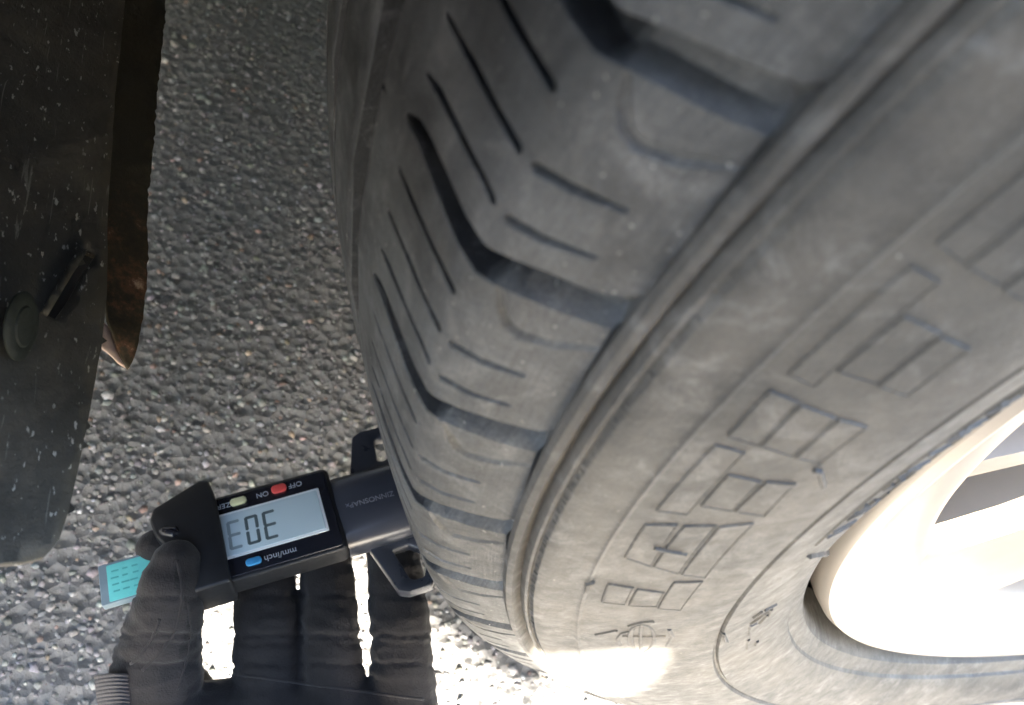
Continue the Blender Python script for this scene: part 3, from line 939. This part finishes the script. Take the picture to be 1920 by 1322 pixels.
# turquoise printed tab sticking out behind the end block
gbox('turquoise_tab', 24, 56.7, -5.6, 8.8, -8.5, -5.5, .6, .25, M_TABSIDE)
gbox('turquoise_label', 34, 54.2, -4.7, 8.2, -5.6, -5.35, .4, .05, M_TEAL)
for k in range(4):
    for q in range(3):
        x0 = 44.8 + q * 2.9 + rng.uniform(-.3, .3)
        gbox('label_line', x0, x0 + rng.uniform(1.6, 2.6), -2.4 + k*2.4, -1.8 + k*2.4, -5.4, -5.31, .2, 0, M_TEALP)

# ------------------------------------------------------------------ gloved hand of the person holding the gauge
def capsule_chain(pts, sides=20):
    """pts of (vector, radius): spheres swept along a chain"""
    V, F = [], []
    for (a, ra), (b_, rb) in zip(pts[:-1], pts[1:]):
        a, b_ = Vector(a), Vector(b_)
        d_ = b_ - a
        m_ = max(2, int(d_.length / (min(ra, rb) * .35)))
        for k in range(m_ + 1):
            t = k / m_
            c_ = a + d_ * t
            r = ra + (rb - ra) * t
            k0 = len(V)
            for p in IV2:
                V.append((c_.x + p[0]*r, c_.y + p[1]*r, c_.z + p[2]*r))
            F += [tuple(int(q) + k0 for q in f) for f in IF2]
    return V, F

def blend(name, chains, voxel, mat, parent, smooth_it=6, wr=None):
    V, F = [], []
    for ch in chains:
        v, f = capsule_chain(ch)
        k0 = len(V)
        V += v
        F += [tuple(q + k0 for q in ff) for ff in f]
    me = bpy.data.meshes.new(name)
    me.from_pydata(V, [], F)
    tmp = bpy.data.objects.new(name, me)
    COL.objects.link(tmp)
    md = tmp.modifiers.new('r', 'REMESH')
    md.mode = 'VOXEL'
    md.voxel_size = voxel
    md2 = tmp.modifiers.new('s', 'SMOOTH')
    md2.iterations = smooth_it
    md2.factor = .5
    dg = bpy.context.evaluated_depsgraph_get()
    out = bpy.data.meshes.new_from_object(tmp.evaluated_get(dg))
    bpy.data.objects.remove(tmp)
    bpy.data.meshes.remove(me)
    out.name = name
    if wr:
        n_ = len(out.vertices)
        co_ = np.empty(n_*3)
        no_ = np.empty(n_*3)
        out.vertices.foreach_get('co', co_)
        out.vertices.foreach_get('normal', no_)
        co_ = co_.reshape(-1, 3)
        no_ = no_.reshape(-1, 3)
        dd = np.array([wr(Vector(c_)) for c_ in co_])
        co_ = co_ + no_ * dd[:, None]
        out.vertices.foreach_set('co', co_.ravel())
    return link(name, out, mat, parent, 180)

def pt(u, v, d_, r):
    return (at(u, v, d_), r * mm)
FX = Vector(CR[1])          # runs down the fingers
FR = Vector(CR[0])
FD = Vector(CR[2])
CAM_A, CAM_D = Vector(CAM).dot(FX), Vector(CAM).dot(FD)
def wrinkle(c_):
    a, b_, d_ = c_.dot(FX), c_.dot(FR), c_.dot(FD)
    q = noise.noise(Vector((a * 210, b_ * 48, d_ * 48)))
    q2 = noise.noise(Vector((a * 420 + 9, b_ * 120, d_ * 120)))
    q3 = noise.noise(Vector((a * 60, b_ * 60 + 4, d_ * 60)))
    v_ = 661 + FPX * (a - CAM_A) / (d_ - CAM_D)
    cr = 0.0
    for v0, am in ((1118, .0007), (1192, .0010), (1206, .0006), (1246, .0008)):
        vv = v_ - v0 - 9 * noise.noise(Vector((b_ * 70, v0, 0))) - 5 * noise.noise(Vector((b_ * 190, v0, 3)))
        cr += am * math.exp(-(vv / 4.5) ** 2)
    return -cr + .00045 * (1 - abs(q) * 2.4) + .0002 * q2 + .0007 * q3

person = thing('person', 'hand of a person in a black work glove, gripping the gauge from below', 'person', (0.75, -0.35, 0))
f1 = [pt(508, 1420, .314, 13), pt(503, 1300, .315, 11.6), pt(498, 1180, .319, 11.0), pt(496, 1090, .328, 10.7), pt(492, 1020, .338, 10.2)]
f2 = [pt(630, 1420, .316, 13), pt(626, 1300, .317, 11.0), pt(620, 1180, .321, 10.2), pt(615, 1090, .331, 9.6), pt(608, 1015, .341, 9.2)]
f3 = [pt(768, 1420, .318, 12), pt(757, 1300, .320, 11.4), pt(751, 1180, .323, 11.0), pt(742, 1085, .334, 10.2), pt(732, 1010, .346, 9.0)]
idx = [pt(372, 1400, .316, 13), pt(326, 1260, .330, 10.5), pt(312, 1150, .335, 10), pt(303, 1080, .322, 8.8), pt(299, 1030, .309, 7.2)]
thb = [pt(329, 1056, .294, 7.4), pt(322, 1095, .293, 9.6), pt(313, 1145, .295, 11.4), pt(298, 1215, .300, 13.6), pt(288, 1300, .303, 16), pt(315, 1430, .300, 15)]
palm = [pt(345, 1375, .308, 17), pt(430, 1352, .314, 14), pt(520, 1346, .316, 13.5), pt(755, 1338, .320, 11)]
palm2 = [pt(340, 1440, .302, 16), pt(520, 1430, .305, 15), pt(750, 1420, .309, 12)]
palm3 = [pt(390, 1540, .284, 17), pt(520, 1540, .286, 17), pt(640, 1530, .290, 15)]
wrist = at(520, 1620, .262)
glove = blend('glove', [f1, f2, f3, idx, thb, palm, palm2, palm3], .0011, M_GLOVE, None, 5, wrinkle)
glove.parent = person
glove.matrix_parent_inverse = Matrix.Translation(-Vector((0.75, -0.35, 0)))
def pchild(o):
    o.parent = person
    o.matrix_parent_inverse = Matrix.Translation(-Vector((0.75, -0.35, 0)))
    return o

# ribbed knit insert over the base of the thumb
V, F = [], []
nu_, nv_ = 60, 14
def rib_pt(a, b_):
    u = 176 + 84 * b_ + 14 * a
    v = 1262 + 120 * a + 20 * (b_ - .5) ** 2
    d_ = .290 - .004 * math.sin(math.pi * b_) + .0045 * (2 * b_ - 1) ** 2
    return at(u, v, d_ - .0006 * abs(math.sin(a * 17 * math.pi)))
M_RIBN = nu_
for i in range(nu_ * 2 + 1):
    for j in range(nv_ + 1):
        V.append(rib_pt(i / (nu_ * 2), j / nv_))
for i in range(nu_ * 2):
    for j in range(nv_):
        k = i * (nv_ + 1) + j
        F.append((k, k + 1, k + nv_ + 2, k + nv_ + 1))
rib = pchild(mesh('ribbed_insert', V, F, M_GLOVE2, None, 180))
# lighter side of thumb and forefinger: brown-grey cloth, light partly put into colour
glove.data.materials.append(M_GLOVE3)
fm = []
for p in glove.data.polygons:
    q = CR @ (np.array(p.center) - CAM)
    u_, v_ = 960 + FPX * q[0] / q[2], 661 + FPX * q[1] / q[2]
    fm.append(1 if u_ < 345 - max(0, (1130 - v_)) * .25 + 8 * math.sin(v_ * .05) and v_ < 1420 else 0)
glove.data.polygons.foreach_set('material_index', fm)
# stitched seams, laid on the surface of the glove
from mathutils.bvhtree import BVHTree
bvh = BVHTree.FromPolygons([v.co[:] for v in glove.data.vertices], [tuple(p.vertices) for p in glove.data.polygons])
def seam(px, r=.00055):
    Q = []
    for (a, b_) in zip(px[:-1], px[1:]):
        m_ = max(2, int(math.dist(a, b_) / 6))
        for k in range(m_):
            u_, v_ = a[0] + (b_[0]-a[0])*k/m_, a[1] + (b_[1]-a[1])*k/m_
            d_ = Vector(at(u_, v_, 1.0) - CAM).normalized()
            hit = bvh.ray_cast(Vector(CAM), d_)
            if hit[0] is not None:
                Q.append(hit[0] + d_ * r * .3)
    # smooth
    for _ in range(3):
        Q = [Q[0]] + [(Q[i-1] + Q[i] * 2 + Q[i+1]) / 4 for i in range(1, len(Q)-1)] + [Q[-1]]
    V, F = tube(Q, r, 8)
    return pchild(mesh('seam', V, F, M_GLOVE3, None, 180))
seam([(332, 1050), (340, 1090), (341, 1130), (330, 1180), (300, 1225), (262, 1262)])
seam([(300, 1160), (285, 1200), (262, 1230), (240, 1250)])
seam([(420, 1262), (470, 1268), (560, 1280), (660, 1294), (800, 1312)])
seam([(352, 1130), (358, 1180), (350, 1240), (330, 1300)], .0004)

# unseen body and arm mass, added and shaped to block sun and sky
sh = Vector((.72, -.42, .80))
near_blocker = [(Vector((.180, -.385, .475)), .036), (Vector((.203, -.325, .480)), .044), (Vector((.215, -.255, .500)), .044), (Vector((.255, -.270, .455)), .044), (Vector((.250, -.310, .450)), .042), (Vector((.26, -.30, .53)), .050), (Vector((.50, -.05, .62)), .060), (Vector((.74, .05, .72)), .075)]  # mass behind the lens, added to darken the upper tyre
arm = [(wrist, .030), (Vector(wrist) * .5 + Vector((.40, -.40, .40)) * .5, .045), (Vector((.42, -.40, .42)), .055), (sh, .075)]
def JP(ge, y, x=.75):
    return Vector((x, y, (x - ge) / 2.0))
def slab(poly, hole, x0, thick):
    """thick outline in the plane x = x0, swept along the light so that its rim shapes the shadow"""
    r_ = delaunay_2d_cdt([Vector(p) for p in poly + hole], [(len(poly) + i, len(poly) + (i + 1) % len(hole)) for i in range(len(hole))], [list(range(len(poly)))], 1, 1e-6, False)
    P2 = [v[:] for v in r_[0]]
    def inside(q, hc):
        c_ = False
        for (x1, y1), (x2, y2) in zip(hc, hc[1:] + hc[:1]):
            if (y1 > q[1]) != (y2 > q[1]) and q[0] < (x2-x1)*(q[1]-y1)/(y2-y1) + x1:
                c_ = not c_
        return c_
    cen = [(sum(P2[i][0] for i in f) / 3, sum(P2[i][1] for i in f) / 3) for f in r_[2]]
    T = [f for f, c_ in zip(r_[2], cen) if inside(c_, poly) and not inside(c_, hole)]
    bm = bmesh.new()
    vs = [bm.verts.new(JP(g_, y, x0)) for g_, y in P2]
    fs = [bm.faces.new([vs[i] for i in f]) for f in T]
    r2 = bmesh.ops.extrude_face_region(bm, geom=fs, use_keep_orig=True)
    bmesh.ops.translate(bm, vec=SUN * thick, verts=[q for q in r2['geom'] if isinstance(q, bmesh.types.BMVert)])
    bmesh.ops.recalc_face_normals(bm, faces=bm.faces)
    bm.verts.index_update()
    return bm
poly = [(.005, -.35), (.005, -.262), (.03, -.250), (.05, -.225), (.08, -.189), (.03, -.15), (0, -.08), (-.02, .5), (-1.5, .5), (-1.5, -1.0), (.12, -1.0), (.12, -.365)]
hole = [(-.25, -.268), (-.315, -.25), (-.225, -.230), (-.15, -.218), (-.115, -.224), (-.165, -.242), (-.21, -.260)]  # opening cut to let a sun patch onto the sidewall
bm = slab(poly, hole, .70, .16)
chains = [arm, near_blocker, [(Vector((.86, -.62, .52)), .10), (Vector((.80, -.62, .30)), .085), (Vector((.95, -.62, .05)), .06)],
          [(Vector((.86, .20, .52)), .10), (Vector((.80, .20, .30)), .085), (Vector((.95, .20, .05)), .06)],
          [(Vector((.86, -.25, 1.15)), .10), (Vector((.84, -.25, 1.34)), .10)]]
VV, FF = [v.co[:] for v in bm.verts], [tuple(v.index for v in f.verts) for f in bm.faces]
bm.free()
# low blocks in place of legs, added to shade the ground farther out
for y0, y1 in ((-1.0, -.42), (-.44, .5)):
    k0 = len(VV)
    VV += [(x, y, z) for x in (.74, 1.15) for y in (y0, y1) for z in (.0, .175)]
    FF += [tuple(k0 + i for i in f) for f in ((0, 1, 3, 2), (4, 6, 7, 5), (0, 4, 5, 1), (2, 3, 7, 6), (0, 2, 6, 4), (1, 5, 7, 3))]
for ch in chains:
    v, f = capsule_chain(ch)
    k0 = len(VV)
    VV += v
    FF += [tuple(q + k0 for q in ff) for ff in f]
me = bpy.data.meshes.new('body_sun_blocker')
me.from_pydata(VV, [], FF)
tmp = bpy.data.objects.new('body_sun_blocker', me)
COL.objects.link(tmp)
md = tmp.modifiers.new('r', 'REMESH')
md.mode = 'VOXEL'
md.voxel_size = .006
out = bpy.data.meshes.new_from_object(tmp.evaluated_get(bpy.context.evaluated_depsgraph_get()))
bpy.data.objects.remove(tmp)
bpy.data.meshes.remove(me)
pchild(link('body_sun_blocker', out, M_BLOCKER, None, 180))

# ------------------------------------------------------------------ car: liner edge, rusty flange, underbody
car = thing('car', 'car underside with muddy black wheel arch liner and rusty metal flange at the left edge', 'car', (-.4, -.5, 0))
def cchild(o):
    o.parent = car
    o.matrix_parent_inverse = Matrix.Translation(-Vector((-.4, -.5, 0)))
    return o
LP0 = np.array([0, -.375, .200])
LN = np.array([0, .35, .9367])
LU = np.array([1.0, 0, 0])
LVv = np.cross(LN, LU)
def sheet(name, outline, holes, drop, thick, mat, wob, step=.003, dens=.0016, rag=.0):
    p0 = LP0 - LN * drop
    def to2(u, v):
        P = on_plane(u, v, p0, LN) - p0
        return np.array([P @ LU, P @ LVv])
    def dense(px):
        Q = [to2(*p) for p in px]
        out = []
        for a, b_ in zip(Q, Q[1:] + Q[:1]):
            m_ = max(1, int(np.linalg.norm(b_ - a) / dens))
            for k in range(m_):
                q = a + (b_ - a) * k / m_
                out.append(q + rag * np.array([noise.noise(Vector((q[0]*900, q[1]*900, 1))), noise.noise(Vector((q[0]*900, q[1]*900, 7)))]))
        return out
    oc = dense(outline)
    hs = [dense(h) for h in holes]
    verts, edges = list(oc), []
    of = list(range(len(oc)))
    for h in hs:
        k = len(verts)
        verts += h
        edges += [(k + i, k + (i + 1) % len(h)) for i in range(len(h))]
    mn, mx = np.min(oc, 0), np.max(oc, 0)
    def inside(q, poly_):
        c_ = False
        for (x1, y1), (x2, y2) in zip(poly_, poly_[1:] + poly_[:1]):
            if (y1 > q[1]) != (y2 > q[1]) and q[0] < (x2-x1)*(q[1]-y1)/(y2-y1) + x1:
                c_ = not c_
        return c_
    for x in np.arange(mn[0], mx[0], step):
        for y in np.arange(mn[1], mx[1], step):
            q = np.array([x, y]) + rng.uniform(-.3, .3, 2) * step
            if inside(q, oc) and min(np.hypot(*(np.array(oc) - q).T)) > step * .4:
                verts.append(q)
    r_ = delaunay_2d_cdt([Vector(v) for v in verts], edges, [of], 1, 1e-6, False)
    P2 = [np.array(v[:]) for v in r_[0]]
    F = []
    for f in r_[2]:
        c_ = sum(P2[i] for i in f) / len(f)
        if inside(c_, oc) and not any(inside(c_, h) for h in hs):
            F.append(f)
    V = []
    for q in P2:
        w_ = wob * (noise.noise(Vector((q[0]*45, q[1]*45, drop*300))) + .4 * noise.noise(Vector((q[0]*160, q[1]*160, 3))))
        V.append(p0 + LU*q[0] + LVv*q[1] + LN*w_)
    o = cchild(mesh(name, V, F, mat, None, 40))
    md = o.modifiers.new('thickness', 'SOLIDIFY')
    md.thickness = thick
    md.offset = -1
    md.use_rim = True
    return o
sheet('wheel_arch_liner', [(-150, -150), (250, -150), (228, 60), (212, 240), (203, 420), (199, 560), (192, 650), (176, 730), (152, 850), (126, 960), (108, 1015), (84, 1043), (45, 1053), (-150, 1060)],
      [[(166, 466), (182, 474), (107, 598), (88, 590)]], 0.0, .0028, M_LINER, .0011)
sheet('rusty_flange', [(150, -150), (325, -150), (306, 60), (294, 200), (283, 330), (277, 420), (278, 520), (266, 600), (255, 655), (243, 692), (222, 655), (203, 600), (190, 500), (172, 300)],
      [], .0055, .0014, M_RUST, .0012, rag=.0006)
sheet('torn_edge', [(192, 600), (204, 612), (216, 642), (232, 672), (243, 690), (228, 682), (212, 664), (194, 652)], [], .0068, .0008, M_CHIP, .0008, .002, .001, .0005)
sheet('slot_lip', [(140, 478), (164, 466), (92, 588), (80, 580)], [], -.0012, .0022, M_LINER, .0004, .002)
sheet('slot_backing', [(150, 440), (200, 440), (150, 640), (60, 620)], [], .007, .001, M_UNDER, 0, .004)
# push clip beside the slot
def disc_clip(c_, n_, rad):
    n_ = Vector(n_).normalized()
    t = n_.orthogonal().normalized()
    b_ = n_.cross(t)
    V, F = [], []
    pr = [(0.02, .0022), (.35, .0024), (.55, .0020), (.60, .0012), (.72, .0014), (.92, .0010), (1.0, 0), (.98, -.0012), (.6, -.0020), (.4, -.006)]
    for q, h in pr:
        for k in range(36):
            a = 2*math.pi*k/36
            V.append(Vector(c_) + (t*math.cos(a) + b_*math.sin(a))*rad*q + n_*h*.45)
    for i in range(len(pr)-1):
        for k in range(36):
            F.append((i*36+k, (i+1)*36+k, (i+1)*36+(k+1) % 36, i*36+(k+1) % 36))
    F.append(tuple(range(36)))
    return V, F
V, F = disc_clip(on_plane(42, 612, LP0 + LN*.0042, LN), (.2, .93, .28), .0078)
cchild(mesh('push_clip', V, F, M_CLIP, None, 35))
# underbody and inner wheel arch over the far side, above the picture
V = [(-.21, -1.6, .15), (-.21, 1.6, .15), (-1.7, 1.6, .15), (-1.7, -1.6, .15)]
bm = bmesh.new()
vs = [bm.verts.new(v) for v in V]
f = bm.faces.new(vs)
r = bmesh.ops.extrude_face_region(bm, geom=[f])
bmesh.ops.translate(bm, vec=(0, 0, .5), verts=[q for q in r['geom'] if isinstance(q, bmesh.types.BMVert)])
cchild(bm_mesh('underbody', bm, M_UNDER, None))
V, F = lathe_x([(-.30, .40), (.10, .40), (.125, .405), (.13, .415), (.13, .62)], 60, -3, 168)
V = [(x, y, z + .34) for x, y, z in V]
o = cchild(mesh('fender', V, F, M_PAINT, None, 40))
md = o.modifiers.new('thickness', 'SOLIDIFY')
md.thickness = .003

bm = bmesh.new()
bmesh.ops.create_cube(bm, size=1)
bmesh.ops.transform(bm, matrix=Matrix.Translation((-.36, -.86, .535)) @ Matrix.Diagonal((1.0, .76, .85, 1)), verts=bm.verts)
bmesh.ops.bevel(bm, geom=list(bm.edges), offset=.05, segments=4, profile=.5, affect='EDGES')
cchild(bm_mesh('bumper', bm, M_PAINT, None, 40))
bm = bmesh.new()
bmesh.ops.create_cube(bm, size=1)
bmesh.ops.transform(bm, matrix=Matrix.Translation((-.70, -.2, .98)) @ Matrix.Diagonal((1.68, 2.1, .05, 1)), verts=bm.verts)
bmesh.ops.bevel(bm, geom=list(bm.edges), offset=.02, segments=3, profile=.5, affect='EDGES')
cchild(bm_mesh('bonnet', bm, M_PAINT, None, 40))
